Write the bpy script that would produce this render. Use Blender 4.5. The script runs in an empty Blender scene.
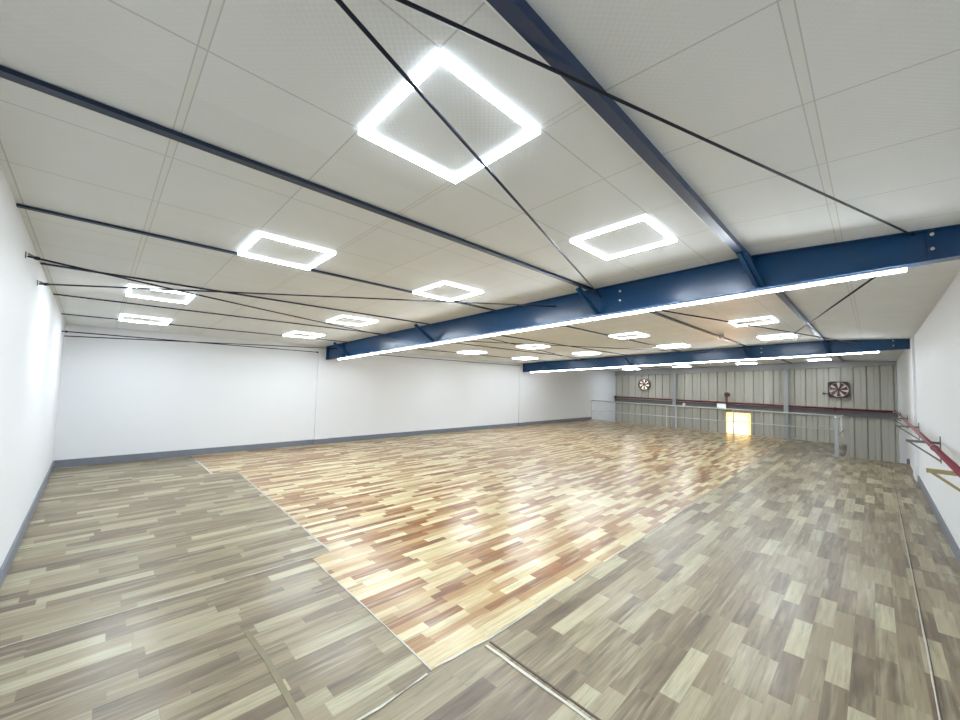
import bpy, bmesh, math, random
from mathutils import Vector, Matrix
random.seed(4)
C = bpy.context.scene.collection
PI = math.pi
# ---------------- room dimensions (metres; x across, y along, z up; deck at z = 0)
W, L = 9.88, 19.44
Y1, Y2 = 4.39, 11.90              # the two blue rafters
YE, YN, XN = 17.12, 13.95, 8.70   # edge of the deck, notch for the stair
H0, SL, XR, S2 = 2.349, 0.047, 8.57, -0.0304
ZR = H0 + SL * XR
SB, DEP = 0.0502, 0.3302
ZG = -1.5                         # lower ground
def cz(x): return H0 + SL * x if x <= XR else ZR + S2 * (x - XR)
def bz(x): return H0 + SB * x - DEP

# ---------------- material helpers
def nodes(name):
    m = bpy.data.materials.new(name); m.use_nodes = True
    nt = m.node_tree; b = nt.nodes['Principled BSDF']
    return m, nt, b
def mth(nt, op, a, b=None, c=None):
    n = nt.nodes.new('ShaderNodeMath'); n.operation = op
    for i, v in enumerate((a, b, c)):
        if v is None: continue
        if isinstance(v, (int, float)): n.inputs[i].default_value = v
        else: nt.links.new(v, n.inputs[i])
    return n.outputs[0]
def mixc(nt, fac, a, b, mode='MIX'):
    n = nt.nodes.new('ShaderNodeMix'); n.data_type = 'RGBA'; n.blend_type = mode
    for s, v in ((n.inputs['Factor'], fac), (n.inputs['A'], a), (n.inputs['B'], b)):
        if isinstance(v, (int, float)): s.default_value = v
        elif isinstance(v, tuple): s.default_value = (*v, 1)
        else: nt.links.new(v, s)
    return n.outputs['Result']
def pos(nt):
    t = nt.nodes.new('ShaderNodeTexCoord'); s = nt.nodes.new('ShaderNodeSeparateXYZ')
    nt.links.new(t.outputs['Object'], s.inputs[0]); return t.outputs['Object'], s.outputs
def comb(nt, x, y, z=0.0):
    n = nt.nodes.new('ShaderNodeCombineXYZ')
    for i, v in enumerate((x, y, z)):
        if isinstance(v, (int, float)): n.inputs[i].default_value = v
        else: nt.links.new(v, n.inputs[i])
    return n.outputs[0]
def noise(nt, vec, scale, detail=3, rough=.5):
    n = nt.nodes.new('ShaderNodeTexNoise'); n.inputs['Scale'].default_value = scale
    n.inputs['Detail'].default_value = detail; n.inputs['Roughness'].default_value = rough
    nt.links.new(vec, n.inputs['Vector']); return n.outputs['Fac']
def ramp(nt, fac, stops, interp='LINEAR'):
    n = nt.nodes.new('ShaderNodeValToRGB'); r = n.color_ramp; r.interpolation = interp
    while len(r.elements) < len(stops): r.elements.new(1)
    for e, (p, c) in zip(r.elements, stops): e.position = p; e.color = (*c, 1)
    nt.links.new(fac, n.inputs[0]); return n.outputs[0]
def bump(nt, b, h, strength, dist=.01):
    n = nt.nodes.new('ShaderNodeBump'); n.inputs['Strength'].default_value = strength
    n.inputs['Distance'].default_value = dist
    nt.links.new(h, n.inputs['Height']); nt.links.new(n.outputs[0], b.inputs['Normal'])

def plain(name, col, rough=.5, metal=0.0, var=.06, scale=6, spec=.5, bmp=0.0):
    m, nt, b = nodes(name); o, _ = pos(nt)
    f = noise(nt, o, scale, 4)
    lo = tuple(max(0, c * (1 - var)) for c in col); hi = tuple(min(1, c * (1 + var)) for c in col)
    c = mixc(nt, f, lo, hi); nt.links.new(c, b.inputs['Base Color'])
    b.inputs['Roughness'].default_value = rough; b.inputs['Metallic'].default_value = metal
    b.inputs['Specular IOR Level'].default_value = spec
    if bmp: bump(nt, b, noise(nt, o, scale * 8, 3), bmp, .004)
    return m
def glow(name, col, strength):
    m, nt, b = nodes(name)
    o, _ = pos(nt); f = noise(nt, o, 2.0, 2)
    c = mixc(nt, f, tuple(x * .97 for x in col), col)
    nt.links.new(c, b.inputs['Emission Color']); b.inputs['Emission Strength'].default_value = strength
    b.inputs['Base Color'].default_value = (.8, .8, .8, 1)
    return m

def planks(name, w, stops, gap, seed, rough, lmin, lvar, grain):
    m, nt, b = nodes(name); o, s = pos(nt)
    row = mth(nt, 'FLOOR', mth(nt, 'DIVIDE', s[0], w))
    wn1 = nt.nodes.new('ShaderNodeTexWhiteNoise'); wn1.noise_dimensions = '1D'
    nt.links.new(mth(nt, 'ADD', row, seed), wn1.inputs['W'])
    wn2 = nt.nodes.new('ShaderNodeTexWhiteNoise'); wn2.noise_dimensions = '1D'
    nt.links.new(mth(nt, 'ADD', row, seed + 77.3), wn2.inputs['W'])
    ln = mth(nt, 'MULTIPLY_ADD', wn2.outputs['Value'], lvar, lmin)
    yy = mth(nt, 'ADD', mth(nt, 'DIVIDE', s[1], ln), mth(nt, 'MULTIPLY', wn1.outputs['Value'], 9.0))
    col = mth(nt, 'FLOOR', yy)
    wn = nt.nodes.new('ShaderNodeTexWhiteNoise'); wn.noise_dimensions = '2D'
    nt.links.new(comb(nt, row, mth(nt, 'ADD', col, seed)), wn.inputs['Vector'])
    c = ramp(nt, wn.outputs['Value'], stops)
    off = mth(nt, 'MULTIPLY', wn.outputs['Value'], 37.0)
    g1 = noise(nt, comb(nt, mth(nt, 'MULTIPLY', s[0], 55.0), mth(nt, 'MULTIPLY', s[1], 2.6), off), 1.0, 5, .62)
    g2 = noise(nt, comb(nt, mth(nt, 'MULTIPLY', s[0], 13.0), mth(nt, 'MULTIPLY', s[1], 2.2), off), 1.0, 3, .6)
    st = ramp(nt, g2, [(.46, (0, 0, 0)), (.66, (1, 1, 1))])
    c = mixc(nt, mth(nt, 'MULTIPLY', st, .42), c, stops[1][1])
    g3 = noise(nt, comb(nt, mth(nt, 'MULTIPLY', s[0], 26.0), mth(nt, 'MULTIPLY', s[1], 1.7), mth(nt, 'ADD', off, 9.0)), 1.0, 2, .5)
    lt = ramp(nt, g3, [(.52, (0, 0, 0)), (.70, (1, 1, 1))])
    c = mixc(nt, mth(nt, 'MULTIPLY', lt, .40), c, stops[-1][1])
    g = mth(nt, 'ADD', mth(nt, 'MULTIPLY', g1, .5), mth(nt, 'MULTIPLY', g2, .5))
    gr = ramp(nt, g, [(.25, (1 - grain,) * 3), (.5, (1, 1, 1)), (.78, (1 + grain * .35,) * 3)])
    c = mixc(nt, 1.0, c, gr, 'MULTIPLY')
    fx = mth(nt, 'FRACT', mth(nt, 'DIVIDE', s[0], w)); fy = mth(nt, 'FRACT', yy)
    ex = mth(nt, 'LESS_THAN', mth(nt, 'MINIMUM', fx, mth(nt, 'SUBTRACT', 1.0, fx)), .018)
    ey = mth(nt, 'LESS_THAN', fy, .006)
    e = mth(nt, 'MAXIMUM', ex, ey)
    c = mixc(nt, mth(nt, 'MULTIPLY', e, .35), c, gap)
    nt.links.new(c, b.inputs['Base Color'])
    b.inputs['Roughness'].default_value = rough
    b.inputs['Specular IOR Level'].default_value = .5
    b.inputs['Coat Weight'].default_value = .12; b.inputs['Coat Roughness'].default_value = .16
    return m

M = {}
M['floor'] = planks('grey oak vinyl', .10, [(0, (.125, .088, .052)), (.35, (.19, .145, .085)), (.6, (.25, .205, .122)), (.85, (.33, .285, .178)), (1, (.43, .39, .255))], (.16, .12, .08), 3.0, .40, .40, .23, .75)
M['orange'] = planks('amber oak vinyl', .072, [(0, (.17, .062, .018)), (.22, (.26, .115, .034)), (.45, (.38, .235, .10)), (.68, (.52, .42, .22)), (1, (.66, .60, .38))], (.32, .17, .07), 21.0, .30, .30, .29, .6)
# ceiling tiles with seams
def ceiling_mat():
    m, nt, b = nodes('ceiling tiles'); o, s = pos(nt)
    def near(v, pitch, off, half):
        f = mth(nt, 'FRACT', mth(nt, 'DIVIDE', mth(nt, 'SUBTRACT', v, off - half), pitch))
        return mth(nt, 'LESS_THAN', f, 2 * half / pitch)
    thinY = near(s[1], 1.156, .031, .0035)
    bandY = near(s[1], 1.156, .609, .017)
    bandYi = near(s[1], 1.156, .609, .0125)
    left = mth(nt, 'LESS_THAN', s[0], 8.55)
    thinY = mth(nt, 'MAXIMUM', thinY, mth(nt, 'MULTIPLY', near(s[1], 1.156, .609, .0035), mth(nt, 'SUBTRACT', 1.0, left)))
    xs = None
    for xv in (8.30, 7.73, 6.88, 6.26, 5.39, 4.77, 3.90, 3.24, 2.41, 1.79, 1.10, .45):
        q = mth(nt, 'LESS_THAN', mth(nt, 'ABSOLUTE', mth(nt, 'SUBTRACT', s[0], xv)), .0035)
        xs = q if xs is None else mth(nt, 'MAXIMUM', xs, q)
    d = mth(nt, 'ABSOLUTE', mth(nt, 'SUBTRACT', s[0], 9.165))
    b9 = mth(nt, 'LESS_THAN', d, .02); b9i = mth(nt, 'LESS_THAN', d, .0155)
    edge = mth(nt, 'MAXIMUM', thinY, xs)
    edge = mth(nt, 'MAXIMUM', edge, mth(nt, 'MAXIMUM', mth(nt, 'MULTIPLY', mth(nt, 'SUBTRACT', bandY, bandYi), left), mth(nt, 'SUBTRACT', b9, b9i)))
    pale = mth(nt, 'MAXIMUM', mth(nt, 'MULTIPLY', bandYi, left), b9i)
    # embossed weave of the vinyl-faced tiles
    wx = mth(nt, 'SINE', mth(nt, 'MULTIPLY', s[0], 230.0)); wy = mth(nt, 'SINE', mth(nt, 'MULTIPLY', s[1], 230.0))
    wv = mth(nt, 'MULTIPLY', wx, wy)
    tx = mth(nt, 'FLOOR', mth(nt, 'DIVIDE', mth(nt, 'SUBTRACT', s[1], .031), .578)); ty = mth(nt, 'FLOOR', mth(nt, 'DIVIDE', s[0], .745))
    wn = nt.nodes.new('ShaderNodeTexWhiteNoise'); wn.noise_dimensions = '2D'; nt.links.new(comb(nt, tx, ty), wn.inputs['Vector'])
    c = mixc(nt, wn.outputs['Value'], (.74, .76, .76), (.78, .80, .80))
    c = mixc(nt, mth(nt, 'MULTIPLY', noise(nt, o, 3.0, 4), .25), c, (.60, .60, .55))
    c = mixc(nt, mth(nt, 'MULTIPLY', mth(nt, 'ADD', wv, 1.0), .03), c, (.35, .35, .32))
    c = mixc(nt, mth(nt, 'MULTIPLY', pale, .5), c, (.70, .71, .67))
    c = mixc(nt, mth(nt, 'MULTIPLY', edge, .40), c, (.22, .22, .20))
    nt.links.new(c, b.inputs['Base Color'])
    b.inputs['Roughness'].default_value = .6
    b.inputs['Specular IOR Level'].default_value = .3
    bump(nt, b, mth(nt, 'ADD', wv, mth(nt, 'MULTIPLY', pale, 2)), .25, .0015)
    return m
M['ceiling'] = ceiling_mat()
M['wall'] = plain('white painted wall', (.74, .75, .765), .6, spec=.25, var=.012, scale=1.2, bmp=.04)
M['base'] = plain('slate grey skirting', (.17, .185, .22), .45, var=.12, scale=9)
M['blue'] = plain('blue gloss paint', (.003, .054, .155), .24, var=.15, scale=2.5)
M['navy'] = plain('dark blue purlin paint', (.007, .022, .058), .45, var=.2, scale=4)
M['navy_blue'] = plain('deep blue gloss paint', (.003, .028, .095), .28, var=.15, scale=2.5)
M['rod'] = plain('black painted rod', (.008, .011, .022), .55, var=.2, scale=9, spec=.3)
M['grey_steel'] = plain('grey steel paint', (.36, .36, .35), .45, var=.08, scale=5)
M['dark_steel'] = plain('dark grey girt', (.15, .135, .14), .5, var=.15, scale=6)
M['galv'] = plain('galvanised tube', (.85, .85, .82), .4, .0, var=.1, scale=20)
M['galv_dull'] = plain('dull grey post', (.36, .37, .38), .45, .2, var=.12, scale=14)
M['red'] = plain('dark red pipe paint', (.17, .02, .035), .35, var=.15, scale=7)
M['bracket'] = plain('grey green bracket', (.16, .165, .14), .5, var=.15, scale=12)
M['olive'] = plain('olive bracket', (.30, .26, .12), .5, var=.12, scale=12)
M['tape'] = plain('clear seam tape', (.56, .53, .46), .22, var=.18, scale=25)
M['tape_dim'] = plain('thin clear seam tape', (.40, .37, .29), .22, var=.25, scale=25)
M['strip_faint'] = plain('faint pale strip', (.25, .22, .15), .16, var=.1, scale=12)
M['seam'] = plain('open seam', (.09, .065, .045), .6, var=.3, scale=25)
M['black'] = plain('black enamel', (.025, .02, .022), .4, var=.2, scale=14)
M['fan_red'] = plain('red brown fan frame', (.13, .055, .05), .45, var=.2, scale=14)
M['fan_blade'] = plain('fan blade metal', (.09, .05, .05), .4, var=.2, scale=14)
M['white_plastic'] = plain('white plastic', (.8, .8, .8), .4, var=.02)
M['concrete'] = plain('ground concrete', (.28, .27, .25), .6, var=.15, scale=4)
M['led'] = glow('led diffuser', (.83, .92, 1.0), 42.0)
M['led_side'] = glow('led frosted side', (.80, .90, 1.0), 1.15)
M['led_line'] = glow('led line diffuser', (.87, .94, 1.0), 20.0)
M['sky_white'] = glow('daylight through fan', (1.0, .88, .70), .34)
M['sky_tan'] = glow('dim daylight through fan', (.75, .44, .28), .06)
M['door_glow_top'] = glow('sunlit yellow panel', (1.0, .66, .18), .75)
M['door_glow'] = glow('sunlit opening', (1.0, .90, .52), 1.3)
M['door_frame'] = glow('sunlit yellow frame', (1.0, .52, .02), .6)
M['exit'] = glow('lit exit sign face', (.40, .68, .50), .22)
M['exit_mark'] = glow('lit exit sign mark', (.22, .55, .38), .28)
def clad_mat():
    m, nt, b = nodes('ribbed steel cladding'); o, s = pos(nt)
    idx = mth(nt, 'FLOOR', mth(nt, 'DIVIDE', s[0], .325))
    wn = nt.nodes.new('ShaderNodeTexWhiteNoise'); wn.noise_dimensions = '1D'; nt.links.new(idx, wn.inputs['W'])
    c = mixc(nt, wn.outputs['Value'], (.47, .445, .37), (.55, .525, .445))
    st = noise(nt, comb(nt, mth(nt, 'MULTIPLY', s[0], 14.0), 0.0, mth(nt, 'MULTIPLY', s[2], .8)), 1.0, 3)
    c = mixc(nt, mth(nt, 'MULTIPLY', st, .5), c, (.36, .35, .30))
    nt.links.new(c, b.inputs['Base Color']); b.inputs['Roughness'].default_value = .5
    return m
M['clad'] = clad_mat()

# ---------------- geometry helpers
def link(name, bm, mat, parent=None, smooth=False):
    me = bpy.data.meshes.new(name)
    bmesh.ops.recalc_face_normals(bm, faces=bm.faces)
    if smooth:
        for f in bm.faces: f.smooth = True
    bm.to_mesh(me); bm.free()
    me.materials.append(M[mat])
    o = bpy.data.objects.new(name, me); C.objects.link(o)
    if parent: o.parent = parent
    return o
def box(bm, x0, x1, y0, y1, z0, z1, mtx=None):
    vs = [bm.verts.new((x, y, z)) for x in (x0, x1) for y in (y0, y1) for z in (z0, z1)]
    for f in ((0, 1, 3, 2), (4, 6, 7, 5), (0, 4, 5, 1), (2, 3, 7, 6), (0, 2, 6, 4), (1, 5, 7, 3)):
        bm.faces.new([vs[i] for i in f])
    if mtx:
        for v in vs: v.co = mtx @ v.co
    return vs
def prism(bm, poly, axis, a0, a1):
    """poly: list of 2D points; axis 'x','y','z' extruded from a0 to a1"""
    def P(p, a):
        return (a, p[0], p[1]) if axis == 'x' else (p[0], a, p[1]) if axis == 'y' else (p[0], p[1], a)
    A = [bm.verts.new(P(p, a0)) for p in poly]; B = [bm.verts.new(P(p, a1)) for p in poly]
    bm.faces.new(A); bm.faces.new(list(reversed(B)))
    n = len(poly)
    for i in range(n): bm.faces.new((A[i], A[(i + 1) % n], B[(i + 1) % n], B[i]))
def tube(bm, p, q, r, n=10, cap=True):
    p, q = Vector(p), Vector(q); d = (q - p).normalized()
    u = d.cross(Vector((0, 0, 1)));
    if u.length < 1e-3: u = Vector((1, 0, 0))
    u.normalize(); v = d.cross(u)
    A = [bm.verts.new(p + (u * math.cos(t) + v * math.sin(t)) * r) for t in [2 * PI * i / n for i in range(n)]]
    B = [bm.verts.new(a.co + (q - p)) for a in A]
    for i in range(n): bm.faces.new((A[i], A[(i + 1) % n], B[(i + 1) % n], B[i]))
    if cap: bm.faces.new(A); bm.faces.new(list(reversed(B)))
def bar(bm, p, q, w, h):
    """rectangular bar between two points; w sideways, h in the vertical sense"""
    p, q = Vector(p), Vector(q); d = (q - p).normalized()
    u = d.cross(Vector((0, 0, 1)))
    if u.length < 1e-3: u = Vector((1, 0, 0))
    u.normalize(); v = u.cross(d)
    A = [bm.verts.new(p + u * a * w / 2 + v * b * h / 2) for a, b in ((-1, -1), (1, -1), (1, 1), (-1, 1))]
    B = [bm.verts.new(a.co + (q - p)) for a in A]
    for i in range(4): bm.faces.new((A[i], A[(i + 1) % 4], B[(i + 1) % 4], B[i]))
    bm.faces.new(A); bm.faces.new(list(reversed(B)))
def one(name, mat, fn, parent=None, smooth=False):
    bm = bmesh.new(); fn(bm); return link(name, bm, mat, parent, smooth)
def tag(o, label=None, cat=None, group=None, kind=None):
    if label: o['label'] = label
    if cat: o['category'] = cat
    if group: o['group'] = group
    if kind: o['kind'] = kind
    return o
def thing(name, label, cat, loc=(0, 0, 0), group=None):
    o = bpy.data.objects.new(name, None); C.objects.link(o); o.location = loc
    o.empty_display_size = .1
    return tag(o, label, cat, group)
def rebase(root):
    """parts were modelled in room coordinates: keep them there under a root that stands at its own base"""
    for ch in root.children: ch.matrix_parent_inverse = Matrix.Translation(root.location).inverted()
def struct(name, mat, fn, parent=None):
    o = one(name, mat, fn, parent)
    if not parent: o['kind'] = 'structure'
    return o

# ---------------- the setting
def f(bm):
    prism(bm, [(0, 0), (W, 0), (W, YN), (XN, YN), (XN, YE), (0, YE)], 'z', -.22, 0)
struct('floor', 'floor', f)
struct('floor_lower', 'concrete', lambda bm: box(bm, 0, W, YN - 4, L + .3, ZG - .1, ZG))
struct('ceiling', 'ceiling', lambda bm: prism(bm, [(0, H0), (XR, ZR), (W, cz(W)), (W, cz(W) + .12), (XR, ZR + .12), (0, H0 + .12)], 'y', 0, L))
struct('wall_left', 'wall', lambda bm: prism(bm, [(-.12, -.22), (W + .12, -.22), (W + .12, cz(W) + .12), (XR, ZR + .12), (0, H0 + .12), (-.12, H0 + .12)], 'y', -.12, 0))
struct('wall_rear', 'wall', lambda bm: box(bm, -.12, 0, 0, L + .12, ZG - .1, H0 + .12))
struct('wall_right', 'wall', lambda bm: box(bm, W, W + .12, 0, L + .12, ZG - .1, cz(W) + .12))
DX0, DX1, DZ1 = 4.93, 5.78, .64
def clad(bm):
    pitch, y = .325, L
    def run(x0, x1, z0, z1):
        pts = []; k = math.floor(x0 / pitch)
        while k * pitch < x1:
            a = k * pitch + .035
            for dx, dy in ((0, 0), (.008, .045), (.026, .045), (.034, 0), (.190, 0), (.200, .006), (.212, .006), (.222, 0)):
                if x0 < a + dx < x1: pts.append((a + dx, y + dy))
            k += 1
        pts = [(x0, y)] + pts + [(x1, y)]
        A = [bm.verts.new((px, py, z0)) for px, py in pts]; B = [bm.verts.new((px, py, z1)) for px, py in pts]
        for i in range(len(pts) - 1): bm.faces.new((A[i], A[i + 1], B[i + 1], B[i]))
    run(0, DX0, ZG, 2.72); run(DX1, W, ZG, 2.72); run(DX0, DX1, DZ1, 2.72)
struct('wall_far', 'clad', clad)
struct('trim_1', 'wall', lambda bm: box(bm, 0, .035, 4.16, 4.50, 0, H0))                 # pilasters at the rafters
struct('trim_2', 'wall', lambda bm: box(bm, 0, .035, 11.68, 12.02, 0, H0))
struct('trim_3', 'wall', lambda bm: box(bm, W - .035, W, 11.35, 12.05, 0, cz(W) - .01))
struct('trim_4', 'grey_steel', lambda bm: prism(bm, [(0, 2.10), (W, 2.585), (W, cz(W)), (XR, ZR), (0, H0)], 'y', L - .10, L - .002))
struct('trim_5', 'dark_steel', lambda bm: box(bm, 0, W, L - .07, L - .004, .775, .985))
for k, xc in ((6, 2.90), (7, 6.95)):
    def f(bm, xc=xc):
        box(bm, xc - .07, xc + .07, L - .17, L - .155, ZG, 2.12 + .049 * xc); box(bm, xc - .07, xc + .07, L - .02, L - .005, ZG, 2.12 + .049 * xc)
        box(bm, xc - .008, xc + .008, L - .156, L - .018, ZG, 2.12 + .049 * xc)
    struct('trim_%d' % k, 'grey_steel', f)
hb = .125
struct('baseboard_left', 'base', lambda bm: box(bm, .018, W, 0.001, .018, .001, hb))
def f(bm):
    box(bm, 0.001, .018, 0.001, 4.142, .001, hb); box(bm, .0, .053, 4.142, 4.518, .001, hb); box(bm, .001, .018, 4.518, 11.662, .001, hb)
    box(bm, .0, .053, 11.662, 12.038, .001, hb); box(bm, .001, .018, 12.038, YE - .1, .001, hb)
struct('baseboard_rear', 'base', f)
struct('baseboard_right', 'base', lambda bm: (box(bm, W - .018, W - .001, .018, 11.3, .001, hb), box(bm, W - .05, W - .001, 13.86, 13.93, .001, hb)))
# lower doorway in the far wall, bright with sun
d = struct('door_1', 'door_frame', lambda bm: (box(bm, DX0, DX0 + .05, L - .01, L + .06, ZG, DZ1), box(bm, DX1 - .09, DX1, L - .01, L + .06, ZG, DZ1), box(bm, DX0 + .05, DX1 - .09, L - .01, L + .06, DZ1 - .05, DZ1), box(bm, DX0 + .05, DX1 - .09, L, L + .05, .235, .265)))
one('fanlight', 'door_glow_top', lambda bm: box(bm, DX0 + .05, DX1 - .09, L + .02, L + .03, .265, DZ1 - .05), d)
one('door_pane', 'door_glow', lambda bm: box(bm, DX0 + .05, DX1 - .09, L + .02, L + .03, ZG + .05, .235), d)
struct('trim_8', 'grey_steel', lambda bm: box(bm, 0, XN, YE, YE + .012, -.22, 0.004))

# ---------------- vinyl sheet and seam tapes on the deck
o = one('vinyl_sheet', 'orange', lambda bm: prism(bm, [(.02, 1.81), (1.80, 1.84), (1.86, 2.17), (5.78, 2.06), (5.84, 1.87), (7.58, 1.84), (7.60, 2.26), (7.53, 6.45), (7.42, 11.0), (7.34, 15.0), (7.30, YE - .01), (.02, YE - .01)], 'z', .0008, .0035))
tag(o, 'large amber and brown wood-pattern vinyl sheet laid over the middle of the grey floor', 'flooring')
def strip(label, mat, pts, w, z=.0045, rag=0.0, name='seam_tape', cat='tape', group=None):
    bm = bmesh.new(); fine = []
    for (a, b) in zip(pts[:-1], pts[1:]):
        a, b = Vector((*a, 0)), Vector((*b, 0)); n = max(1, int((b - a).length / .12)) if rag else 1
        fine += [a.lerp(b, i / n) for i in range(n)]
    fine.append(Vector((*pts[-1], 0)))
    Lf, Rt = [], []
    for i, p in enumerate(fine):
        t = (fine[min(i + 1, len(fine) - 1)] - fine[max(i - 1, 0)]).normalized(); nn = Vector((-t.y, t.x, 0))
        wl = w / 2 * (1 + random.uniform(-rag, rag)); wr = w / 2 * (1 + random.uniform(-rag, rag)); sh = nn * random.uniform(-.25, .25) * rag * w
        Lf.append(p + nn * wl + sh); Rt.append(p - nn * wr + sh)
    def V(p, zz): return bm.verts.new((p.x, p.y, zz))
    lt = [V(p, z) for p in Lf]; rt = [V(p, z) for p in Rt]; lb = [V(p, .0005) for p in Lf]; rb = [V(p, .0005) for p in Rt]
    for i in range(len(fine) - 1):
        bm.faces.new((lt[i], rt[i], rt[i + 1], lt[i + 1])); bm.faces.new((lt[i], lt[i + 1], lb[i + 1], lb[i]))
        bm.faces.new((rt[i], rb[i], rb[i + 1], rt[i + 1]))
    bm.faces.new((lt[0], lb[0], rb[0], rt[0])); bm.faces.new((lt[-1], rt[-1], rb[-1], lb[-1]))
    return tag(link(name, bm, mat), label, cat, group)
strip('ragged clear tape along the left edge of the amber sheet at its front corner', 'tape', [(5.84, 1.865), (6.7, 1.855), (7.58, 1.835)], .008, rag=.9)
strip('pale tape along the left edge of the amber sheet, between its two steps', 'tape', [(1.86, 2.17), (3.9, 2.11), (5.78, 2.05)], .018, rag=.6)
strip('short pale tape beside the amber sheet, nearest the long wall', 'tape', [(.45, 1.815), (1.80, 1.835)], .035, rag=.3)
strip('torn white tape along the right edge of the amber sheet', 'tape', [(7.575, 1.86), (7.607, 2.26), (7.575, 4.0), (7.54, 6.45), (7.43, 11.0), (7.36, 14.5)], .011, rag=.95)
strip('white-edged tape seam running from the amber sheet to the bottom edge of the photo', 'tape', [(7.64, 2.205), (8.0, 2.198), (8.9, 2.19), (9.5, 2.18)], .018, rag=.35)
strip('dark open seam beside the white-edged tape at the front right of the amber sheet', 'seam', [(7.63, 2.245), (8.3, 2.232), (9.5, 2.22)], .012, name='floor_seam', cat='seam')
strip('long pale tape seam parallel to the right wall', 'tape', [(9.50, .02), (9.525, 4.1), (9.533, 6.1), (9.55, 13.6)], .007, rag=.5)
strip('long dark seam line along the tape parallel to the right wall', 'seam', [(9.510, .02), (9.535, 4.1), (9.543, 6.1), (9.560, 13.6)], .003, name='floor_seam', cat='seam')
strip('short pale tape crossing from the long right seam to the right wall', 'tape_dim', [(9.58, 5.975), (9.855, 5.98)], .02)
strip('thin pale seam in the grey floor starting near the far end of the left wall', 'tape_dim', [(4.02, .03), (3.98, 1.0), (3.93, 2.1)], .008, rag=.4)
strip('thin shiny seam in the grey floor running from the left wall to the amber sheet', 'tape', [(5.79, .03), (5.785, 1.0), (5.79, 1.84)], .010, rag=.5)
strip('pale strip lying across the grey planks at the bottom left', 'strip_faint', [(6.55, 1.18), (6.9, 1.20), (7.5, 1.19)], .03, z=.003)  # narrow strip in one faint tan tone across the planks
strip('thin torn tape from the amber sheet corner toward the bottom edge', 'tape', [(7.60, .1), (7.595, 1.0), (7.605, 1.5), (7.585, 1.80)], .011, rag=.9)
strip('thin dark joint in the amber sheet beyond its middle', 'seam', [(5.62, 6.6), (5.70, 8.0), (5.86, 9.6), (5.9, 13)], .010, name='floor_seam', cat='seam')

# ---------------- rafters
def rafter(yc, label, braces, group):
    r = thing('rafter', label, 'beam', (0, yc, bz(0)), group)
    t = .010
    x0, x1 = .036, W - .001
    topz = lambda x: cz(x) - .002
    X = [x0, XR, x1]
    def web(bm): prism(bm, [(x0, bz(x0)), (x1, bz(x1)), (x1, topz(x1)), (XR, topz(XR)), (x0, topz(x0))], 'y', yc - .005, yc + .005)
    one('web', 'blue', web, r)
    one('bottom_flange', 'blue', lambda bm: prism(bm, [(x0, bz(x0)), (x1, bz(x1)), (x1, bz(x1) + t), (x0, bz(x0) + t)], 'y', yc - .055, yc + .055), r)
    one('top_flange', 'blue', lambda bm: prism(bm, [(x0, topz(x0) - t), (XR, topz(XR) - t), (x1, topz(x1) - t), (x1, topz(x1)), (XR, topz(XR)), (x0, topz(x0))], 'y', yc - .055, yc + .055), r)
    for xe in (x0, x1 - .012):
        one('end_plate', 'blue', lambda bm: box(bm, xe, xe + .012, yc - .06, yc + .06, bz(xe) + .001, topz(xe) - .001), r)
    for xb in (.9, 8.63, 9.6):
        one('stiffener', 'blue', lambda bm: box(bm, xb - .005, xb + .005, yc - .053, yc + .053, bz(xb) + t, topz(xb) - t), r)
    for xb in braces:
        for s in (-1, 1):
            def f(bm):
                bar(bm, (xb, yc + s * .36, cz(xb) - .05), (xb + .06 * (1 if s < 0 else .6), yc + s * .03, bz(xb) + .03), .075, .010)
                bar(bm, (xb, yc + s * .36, cz(xb) - .05), (xb + .06 * (1 if s < 0 else .6), yc + s * .03, bz(xb) + .03), .010, .055)
            one('fly_brace', 'blue', f, r)
    for xb in (9.62, 7.42):
        for dz in (0, .10):
            one('bolt', 'galv', lambda bm: tube(bm, (xb, yc - .018, (bz(xb) + topz(xb)) / 2 + .08 - dz), (xb, yc, (bz(xb) + topz(xb)) / 2 + .08 - dz), .011, 6), r)
    rebase(r)
    return r
rafter(Y1, 'big blue steel rafter crossing the room nearest the camera', (1.12, 4.13, 7.12, 8.60), 'blue roof rafters')
rafter(Y2, 'blue steel rafter further back, in front of the ribbed metal wall', (1.12, 4.13, 7.12, 8.60), 'blue roof rafters')
# LED lines under the rafters
def led_line(yc, xa, xb, label):
    t = thing('linear_light', label, 'light', (xa, yc, bz(xa)), 'linear lights under the rafters')
    o1 = -.003; o2 = -.016; o3 = -.034
    one('housing', 'white_plastic', lambda bm: prism(bm, [(xa, bz(xa) + o2), (xb, bz(xb) + o2), (xb, bz(xb) + o1), (xa, bz(xa) + o1)], 'y', yc - .021, yc + .021), t)
    one('diffuser', 'led_line', lambda bm: prism(bm, [(xa, bz(xa) + o3), (xb, bz(xb) + o3), (xb, bz(xb) + o2), (xa, bz(xa) + o2)], 'y', yc - .016, yc + .016), t)
    rebase(t)
led_line(Y1, .60, 9.50, 'long white LED strip along the underside of the nearest blue rafter')
led_line(Y2, .38, 9.42, 'long white LED strip along the underside of the far blue rafter')

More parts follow.
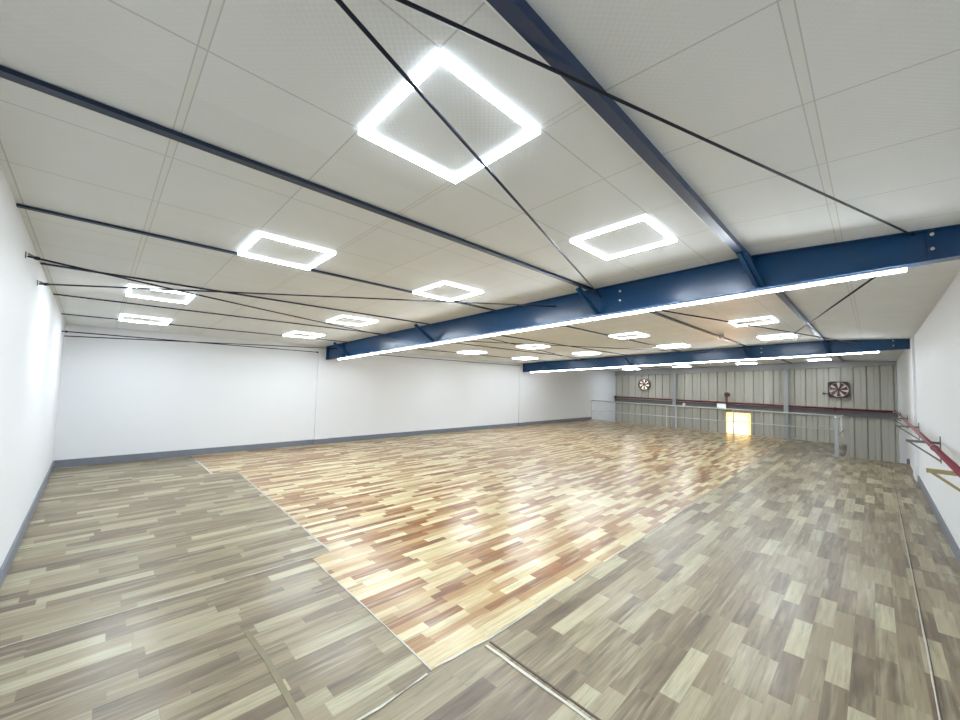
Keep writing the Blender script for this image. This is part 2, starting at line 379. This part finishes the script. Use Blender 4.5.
# ---------------- purlins (one per bay), ridge beam
PX = [(1.14, 'lowest, nearest the long white wall'), (2.66, 'second from the long white wall'), (4.13, 'third from the long white wall'), (5.62, 'fourth from the long white wall'), (7.12, 'next to the broad ridge beam')]
BAY = [(0.002, Y1 - .007, 'in front of the nearest blue rafter'), (Y1 + .007, Y2 - .007, 'between the two blue rafters'), (Y2 + .007, L - .102, 'beyond the far blue rafter')]
for xi, (x, lx) in enumerate(PX):
    for (ya, yb, lb) in BAY:
        def f(bm):
            w = (.012, .014, .016, .020, .026)[xi]
            zt = cz(x) - .001
            d0 = (.014, .014, .015, .016, .021)[xi]
            box(bm, x - w, x + w, ya, yb, cz(x) - d0, cz(x) - d0 + .006)
            box(bm, x + w - .012, x + w, ya, yb, cz(x) - d0 + .005, zt)
            box(bm, x - w, x - w + .005, ya, yb, cz(x) - d0 + .004, cz(x) - d0 + .008)
        tag(one('purlin', 'navy', f), 'dark blue purlin %s, %s' % (lb, lx), 'beam', 'dark blue purlins under the ceiling')
for (ya, yb, lb) in BAY:
    t = thing('ridge_beam', 'broad blue ridge beam %s' % lb, 'beam', (8.63, ya, ZR - .1), 'ridge beam lengths')
    one('box_section', 'navy_blue', lambda bm: box(bm, 8.555, 8.61, ya, yb, ZR - .047, ZR - .003), t)
    one('lit_edge', 'white_plastic', lambda bm: box(bm, 8.549, 8.555, ya, yb - (.05 if yb < 12 else .1), ZR - .048, ZR - .043), t)  # thin white strip added to imitate the lit lower edge of the beam
    if yb < 12:
        one('cleat', 'blue', lambda bm: box(bm, 8.54, 8.63, yb - .035, yb, ZR - .13, ZR - .047), t)
    rebase(t)

# ---------------- roof bracing rods
def rod(label, p, q, r=.0105, plate=None, nut=None, sag=0.0):
    t = thing('brace_rod', label, 'rod', p, 'black roof bracing rods')
    def body(bm):
        n = 8 if sag else 1; pts = [P.lerp(Q, i / n) - Vector((0, 0, sag * 4 * (i / n) * (1 - i / n))) for i in range(n + 1)]
        for a, b in zip(pts[:-1], pts[1:]): tube(bm, a, b, r, 10)
    P, Q = Vector(p), Vector(q); d = (Q - P).normalized()
    one('rod', 'rod', body, t, True)
    P, Q = Vector(p), Vector(q); d = (Q - P).normalized()
    if nut: one('nut', 'rod', lambda bm: tube(bm, P + d * .035, P + d * .06, r * 1.9, 8), t)
    if plate:
        one('wall_hook', 'bracket', lambda bm: (box(bm, P.x - .012, P.x + .016, .001, .006, P.z - .015, P.z + .03), bar(bm, P + Vector((0, .0, .02)), P + d * .045, .008, .012)), t)
    if nut == 'end': one('end_nut', 'rod', lambda bm: tube(bm, Q - d * .05, Q - d * .02, r * 2.2, 6), t)
    rebase(t)
rod('thick black rod from the top centre down to the right end of the nearest rafter', (8.083, .004, 2.665), (9.535, Y1 - .007, 2.705), .0062)
rod('thick black rod crossing the nearest square light and ending on the nearest rafter', (8.555, .004, 2.660), (7.197, Y1 - .012, 2.592), .0072)
rod('black rod from the upper hook on the left wall to the nearest rafter', (5.06, .012, 2.405), (3.02, Y1 - .008, 2.378), .007, True, True, .012)
rod('black rod from the lower hook on the left wall to the nearest rafter', (4.22, .012, 2.338), (6.60, Y1 - .008, 2.553), .007, True, True)
rod('lowest black rod from the far left corner, ending in a nut on the long wall', (.86, .006, 2.165), (.06, 4.14, 2.187), .0085, False, 'end')
rod('thin black rod near the far left corner, crossing the lowest rod', (.20, .006, 2.135), (.74, Y1 - .008, 2.262), .0085)
rod('thin rod beyond the nearest rafter running toward the right end of the far rafter', (7.10, 4.6, 2.60), (9.1, Y2 - .008, 2.66), .009)
rod('short thin rod crossing the ridge beam between the two rafters', (9.50, 4.6, 2.62), (8.2, 9.75, 2.62), .009)
rod('thin rod between the two rafters ending at the middle of the far rafter', (3.2, 5.6, 2.44), (6.2, Y2 - .008, 2.56), .007)
rod('thin rod low beyond the nearest rafter, crossing toward the far rafter', (4.3, 4.9, 2.46), (2.6, Y2 - .008, 2.40), .007)
rod('thin rod along the top of the long wall beyond the nearest rafter', (.6, 4.9, 2.20), (.06, 11.6, 2.25), .008, False, 'end')

# ---------------- square LED lights
def square_light(xc, yc, label, s=.578):
    t = thing('square_light', label, 'light', (xc, yc, cz(xc)), 'square LED frame lights in the ceiling')
    t.rotation_euler = (0, -math.atan(SL), 0)
    h = s / 2; w = .028
    def ring(bm, ho, hi, z0, z1):
        box(bm, -ho, ho, -ho, -hi, z0, z1); box(bm, -ho, ho, hi, ho, z0, z1)
        box(bm, -ho, -hi, -hi, hi, z0, z1); box(bm, hi, ho, -hi, hi, z0, z1)
    one('frosted_body', 'led_side', lambda bm: ring(bm, h, h - w, -.022, -.001), t)
    one('diffuser', 'led', lambda bm: ring(bm, h - .002, h - w + .002, -.0228, -.0222), t)
    return t
for xc, yc, lab in [
    (8.01, 1.475, 'largest square LED light, at the top centre of the photo'),
    (8.00, 3.22, 'square LED light between the ridge beam and the nearest rafter, right of the largest one'),
    (5.93, 1.475, 'square LED light left of the largest one, above the black rods'),
    (5.92, 3.22, 'diamond-like square LED light just left of the middle of the nearest rafter'),
    (3.50, .89, 'square LED light crossed by two black rods near the left wall'),
    (3.54, 3.24, 'square LED light above the low left part of the nearest rafter'),
    (1.42, .90, 'square LED light lowest on the left, nearest the left wall corner'),
    (1.54, 3.24, 'small square LED light just above the left end of the nearest rafter'),
    (7.97, 7.95, 'square LED light beside the ridge beam between the rafters, nearer row'),
    (5.90, 7.95, 'square LED light in the nearer row between the rafters, second from the ridge beam'),
    (3.50, 7.95, 'square LED light in the nearer row between the rafters, third from the ridge beam'),
    (1.55, 7.75, 'square LED light in the nearer row between the rafters, nearest the long wall'),
    (7.95, 10.3, 'square LED light beside the ridge beam between the rafters, just before the far rafter'),
    (5.92, 10.35, 'square LED light before the far rafter, second from the ridge beam'),
    (3.60, 10.3, 'square LED light before the far rafter, third from the ridge beam'),
    (1.45, 10.2, 'square LED light before the far rafter, directly above its left end'),
    (8.03, 18.05, 'square LED light beyond the far rafter, furthest right of the last row'),
    (5.93, 18.05, 'square LED light beyond the far rafter, above the exit sign'),
    (3.62, 18.05, 'square LED light beyond the far rafter, above the left steel column'),
    (1.42, 18.05, 'square LED light beyond the far rafter, above the round fan')]:
    square_light(xc, yc, lab)
def f(bm): tube(bm, (7.08, 9.1, cz(7.08) - .055), (7.08, 9.1, cz(7.08) - .001), .06, 18)
t = thing('smoke_detector', 'small grey ceiling detector between the rafters, beside a purlin', 'detector', (7.24, 9.1, cz(7.24)))
one('base', 'white_plastic', lambda bm: tube(bm, (7.24, 9.1, cz(7.24) - .02), (7.24, 9.1, cz(7.24) - .001), .06, 18), t)
one('sensor_body', 'grey_steel', lambda bm: tube(bm, (7.24, 9.1, cz(7.24) - .10), (7.24, 9.1, cz(7.24) - .02), .045, 18), t)
rebase(t)
t = thing('smoke_detector', 'tiny dark ceiling detector near the left end of the far rafter', 'detector', (2.95, 9.6, cz(2.95)))
one('base', 'white_plastic', lambda bm: tube(bm, (2.95, 9.6, cz(2.95) - .015), (2.95, 9.6, cz(2.95) - .001), .05, 18), t)
one('sensor_body', 'grey_steel', lambda bm: tube(bm, (2.95, 9.6, cz(2.95) - .06), (2.95, 9.6, cz(2.95) - .015), .035, 18), t)
rebase(t)

# ---------------- guardrail at the deck edge
YR = YE - .09
g = thing('guardrail', 'pale steel guardrail with two rails along the far edge of the floor', 'railing', (0, YR, 0))
one('top_rail', 'galv', lambda bm: tube(bm, (.004, YR, .888), (8.60, YR, .872), .024, 12), g, True)
one('middle_rail', 'galv', lambda bm: tube(bm, (.02, YR, .43), (8.60, YR, .44), .014, 10), g, True)
for xp, r in ((.03, .022), (3.38, .016), (3.74, .026), (5.71, .022), (8.60, .022)):
    p = one('post', 'galv', lambda bm: tube(bm, (xp, YR, .01), (xp, YR, .87), r, 12), g, True)
    one('foot_plate', 'galv_dull', lambda bm: box(bm, xp - min(.05, xp - .002), xp + .05, YR - .05, YR + .05, .002, .012), p)
rebase(g)
g = thing('stair_rail', 'grey stair-side railing seen end on, standing where the floor steps back', 'railing', (8.64, 13.84, 0))
one('top_rail', 'galv', lambda bm: tube(bm, (8.64, 13.72, .985), (8.64, YR - .03, .885), .024, 12), g, True)
one('middle_rail', 'galv_dull', lambda bm: tube(bm, (8.64, 13.84, .48), (8.64, YR - .03, .44), .016, 12), g, True)
p = one('post', 'galv_dull', lambda bm: box(bm, 8.60, 8.68, 13.80, 13.88, .01, .97), g)
one('foot_plate', 'galv_dull', lambda bm: box(bm, 8.55, 8.72, 13.76, 13.92, .002, .012), p)
rebase(g)

# ---------------- pipes
t = thing('red_pipe', 'dark red pipe running the width of the ribbed metal wall', 'pipe', (0, L - .11, 1.04))
one('pipe_run', 'red', lambda bm: tube(bm, (.002, L - .13, 1.058), (9.75, L - .13, 1.022), .036, 14), t, True)
for x in (.02, 4.98, 8.33):
    one('clip', 'red', lambda bm: (tube(bm, (x - (0 if x < 1 else .03), L - .13, 1.058 - x * .0037), (x + .03, L - .13, 1.058 - x * .0037), .05, 14), box(bm, x, x + .02, L - .13, L - .075, .90, 1.04)), t)
rebase(t)
t = thing('red_pipe', 'red pipe running along the right wall on metal brackets', 'pipe', (9.77, 2.5, 1.08))
one('pipe_run', 'red', lambda bm: tube(bm, (9.715, 2.2, 1.085), (9.80, L - .13, 1.075), .024, 16), t, True)
for yy in (6.3, 12.6):
    x = 9.715 + (yy - 2.2) * .00497
    one('coupling', 'red', lambda bm: tube(bm, (x, yy, 1.085), (x, yy + .10, 1.0845), .030, 16), t, True)
rebase(t)
for yb, mat, lab in ((5.0, 'olive', 'olive triangular bracket under the red pipe, nearest the camera'),
                     (7.72, 'bracket', 'grey triangular bracket under the red pipe, second from the camera'),
                     (10.9, 'bracket', 'grey triangular bracket under the red pipe, third from the camera'),
                     (14.2, 'bracket', 'small bracket under the red pipe just before the ribbed metal wall'),
                     (17.5, 'bracket', 'furthest bracket under the red pipe, by the corner of the ribbed metal wall')):
    t = thing('pipe_bracket', lab, 'bracket', (W, yb, .8), 'brackets under the red pipe')
    one('wall_plate', mat, lambda bm: box(bm, W - .008, W - .001, yb - .03, yb + .03, .79, 1.11), t)
    one('arm', mat, lambda bm: (box(bm, W - .285, W - .008, yb - .02, yb + .02, 1.036, 1.042), box(bm, W - .285, W - .008, yb - .02, yb - .015, 1.012, 1.036)), t)
    one('diagonal', mat, lambda bm: bar(bm, (W - .275, yb, 1.03), (W - .008, yb, .815), .03, .018), t)
    rebase(t)
# ---------------- fans, alarm, sign on the far wall
def fan(xc, zc, r, label, square, frame, back, n, sheen):
    t = thing('wall_fan', label, 'fan', (xc, L, zc))
    y0, y1 = L - .13, L - .03
    def ringf(bm):
        N = 32; o = []
        for i in range(N):
            a = 2 * PI * (i + .5) / N; c, s = math.cos(a), math.sin(a)
            if square: k = 1.0 / max(abs(c), abs(s)); ro = r * 1.10 * k
            else: ro = r * 1.17
            o.append([bm.verts.new((xc + q * c, y, zc + q * s)) for q, y in ((r, y0), (ro, y0), (ro, y1), (r, y1))])
        for i in range(N):
            a, b = o[i], o[(i + 1) % N]
            for j in range(4): bm.faces.new((a[j], a[(j + 1) % 4], b[(j + 1) % 4], b[j]))
    one('frame', frame, ringf, t)
    one('light_opening', back, lambda bm: tube(bm, (xc, y1 - .006, zc), (xc, y1, zc), r * .995, 32), t)
    one('hub', 'fan_blade', lambda bm: tube(bm, (xc, y0 + .005, zc), (xc, y0 + .06, zc), r * .2, 16), t)
    for k in range(n):
        a = 2 * PI * k / n + .3
        def bl(bm):
            pts = []
            for q, da, dy in ((.17, -.5, .0), (.6, -.30, .012), (.95, -.27, .02), (.97, .22, -.02), (.6, .16, -.012), (.17, .3, 0)):
                pts.append((q * r, a + da * (1.05 if square else 1.12), dy))
            A = [bm.verts.new((xc + q * math.cos(b), y0 + .035 + dy, zc + q * math.sin(b))) for q, b, dy in pts]
            B = [bm.verts.new(v.co + Vector((0, .005, 0))) for v in A]
            bm.faces.new(A); bm.faces.new(list(reversed(B)))
            for i in range(6): bm.faces.new((A[i], A[(i + 1) % 6], B[(i + 1) % 6], B[i]))
        one('blade', 'fan_blade', bl, t)
    for k in range(4):
        a = PI / 4 + k * PI / 2
        one('guard_bar', frame, lambda bm: bar(bm, (xc, y0, zc), (xc + r * math.cos(a), y0, zc + r * math.sin(a)), .012, .012), t)
    if square:
        one('side_switch', 'black', lambda bm: (box(bm, xc - r * 1.1 - .14, xc - r * 1.1, L - .06, L - .02, zc - .17, zc - .14), box(bm, xc - r * 1.1 - .15, xc - r * 1.1 - .09, L - .08, L - .015, zc - .19, zc - .12)), t)
    rebase(t)
fan(1.50, 1.715, .245, 'round exhaust fan with bright daylight between its blades, high on the metal wall', False, 'fan_red', 'sky_white', 7, 0)
fan(8.44, 1.71, .26, 'square framed exhaust fan with dim tan gaps, high on the metal wall at right', True, 'black', 'sky_tan', 7, 0)
t = thing('alarm_bell', 'small dark round alarm on a stem above the red pipe, near the bright door', 'alarm', (4.99, L - .13, 1.07))
one('stem', 'red', lambda bm: tube(bm, (4.99, L - .13, 1.08), (4.99, L - .13, 1.33), .018, 8), t)
one('bell', 'fan_red', lambda bm: tube(bm, (4.99, L - .20, 1.385), (4.99, L - .05, 1.385), .095, 20), t)
one('bell_boss', 'black', lambda bm: tube(bm, (4.99, L - .23, 1.385), (4.99, L - .20, 1.385), .04, 12), t)
rebase(t)
t = thing('exit_sign', 'pale green lit sign above the bright doorway', 'sign', (4.785, L - .09, .77))
one('sign_box', 'white_plastic', lambda bm: box(bm, 4.62, 4.95, L - .17, L - .072, .765, .990), t)
fc = one('sign_face', 'exit', lambda bm: box(bm, 4.63, 4.94, L - .175, L - .169, .775, .980), t)
one('sign_mark', 'exit_mark', lambda bm: (box(bm, 4.77, 4.80, L - .178, L - .174, .85, .93), box(bm, 4.75, 4.85, L - .178, L - .174, .83, .86), box(bm, 4.79, 4.82, L - .178, L - .174, .935, .955)), fc)
rebase(t)
t = thing('wall_lamp', 'small round white lamp on the dark rail right of the left steel column', 'light', (3.30, L - .08, .87))
one('lamp_body', 'white_plastic', lambda bm: tube(bm, (3.30, L - .13, .87), (3.30, L - .071, .87), .06, 18), t)
one('lamp_lens', 'galv', lambda bm: tube(bm, (3.30, L - .145, .87), (3.30, L - .13, .87), .04, 18), t)
rebase(t)

# ---------------- light that comes from the doorway, bounced off the sunlit yard
sp = bpy.data.lights.new('door_bounce', 'SPOT'); sp.energy = 200; sp.color = (1, .50, .22); sp.spot_size = math.radians(13); sp.spot_blend = 1; sp.shadow_soft_size = .25
so = bpy.data.objects.new('door_bounce', sp); C.objects.link(so); so.location = (5.4, L - .35, -.2)
so.rotation_euler = (Vector((7.35, 7.4, 2.62)) - so.location).to_track_quat('-Z', 'Y').to_euler()

w = bpy.data.worlds.new('world'); bpy.context.scene.world = w; w.use_nodes = True
w.node_tree.nodes['Background'].inputs[0].default_value = (.8, .87, 1, 1); w.node_tree.nodes['Background'].inputs[1].default_value = .5

# ---------------- camera
cam = bpy.data.cameras.new('camera'); co = bpy.data.objects.new('camera', cam); C.objects.link(co)
yaw, pitch, roll = 0.7934, 0.0564, 0.0303
fw = Vector((-math.sin(yaw) * math.cos(pitch), math.cos(yaw) * math.cos(pitch), math.sin(pitch)))
rt = fw.cross(Vector((0, 0, 1))).normalized(); up = rt.cross(fw)
r2 = math.cos(roll) * rt + math.sin(roll) * up; u2 = -math.sin(roll) * rt + math.cos(roll) * up
mw = Matrix((r2, u2, -fw)).transposed().to_4x4(); mw.translation = (9.3232, .4193, 1.6)
co.matrix_world = mw
cam.sensor_width = 36; cam.lens = 387.77 / 960 * 36; cam.clip_start = .02
bpy.context.scene.camera = co
vs = bpy.context.scene.view_settings
vs.view_transform = 'Standard'; vs.look = 'None'; vs.gamma = 1; vs.exposure = 1.9; vs.use_curve_mapping = False
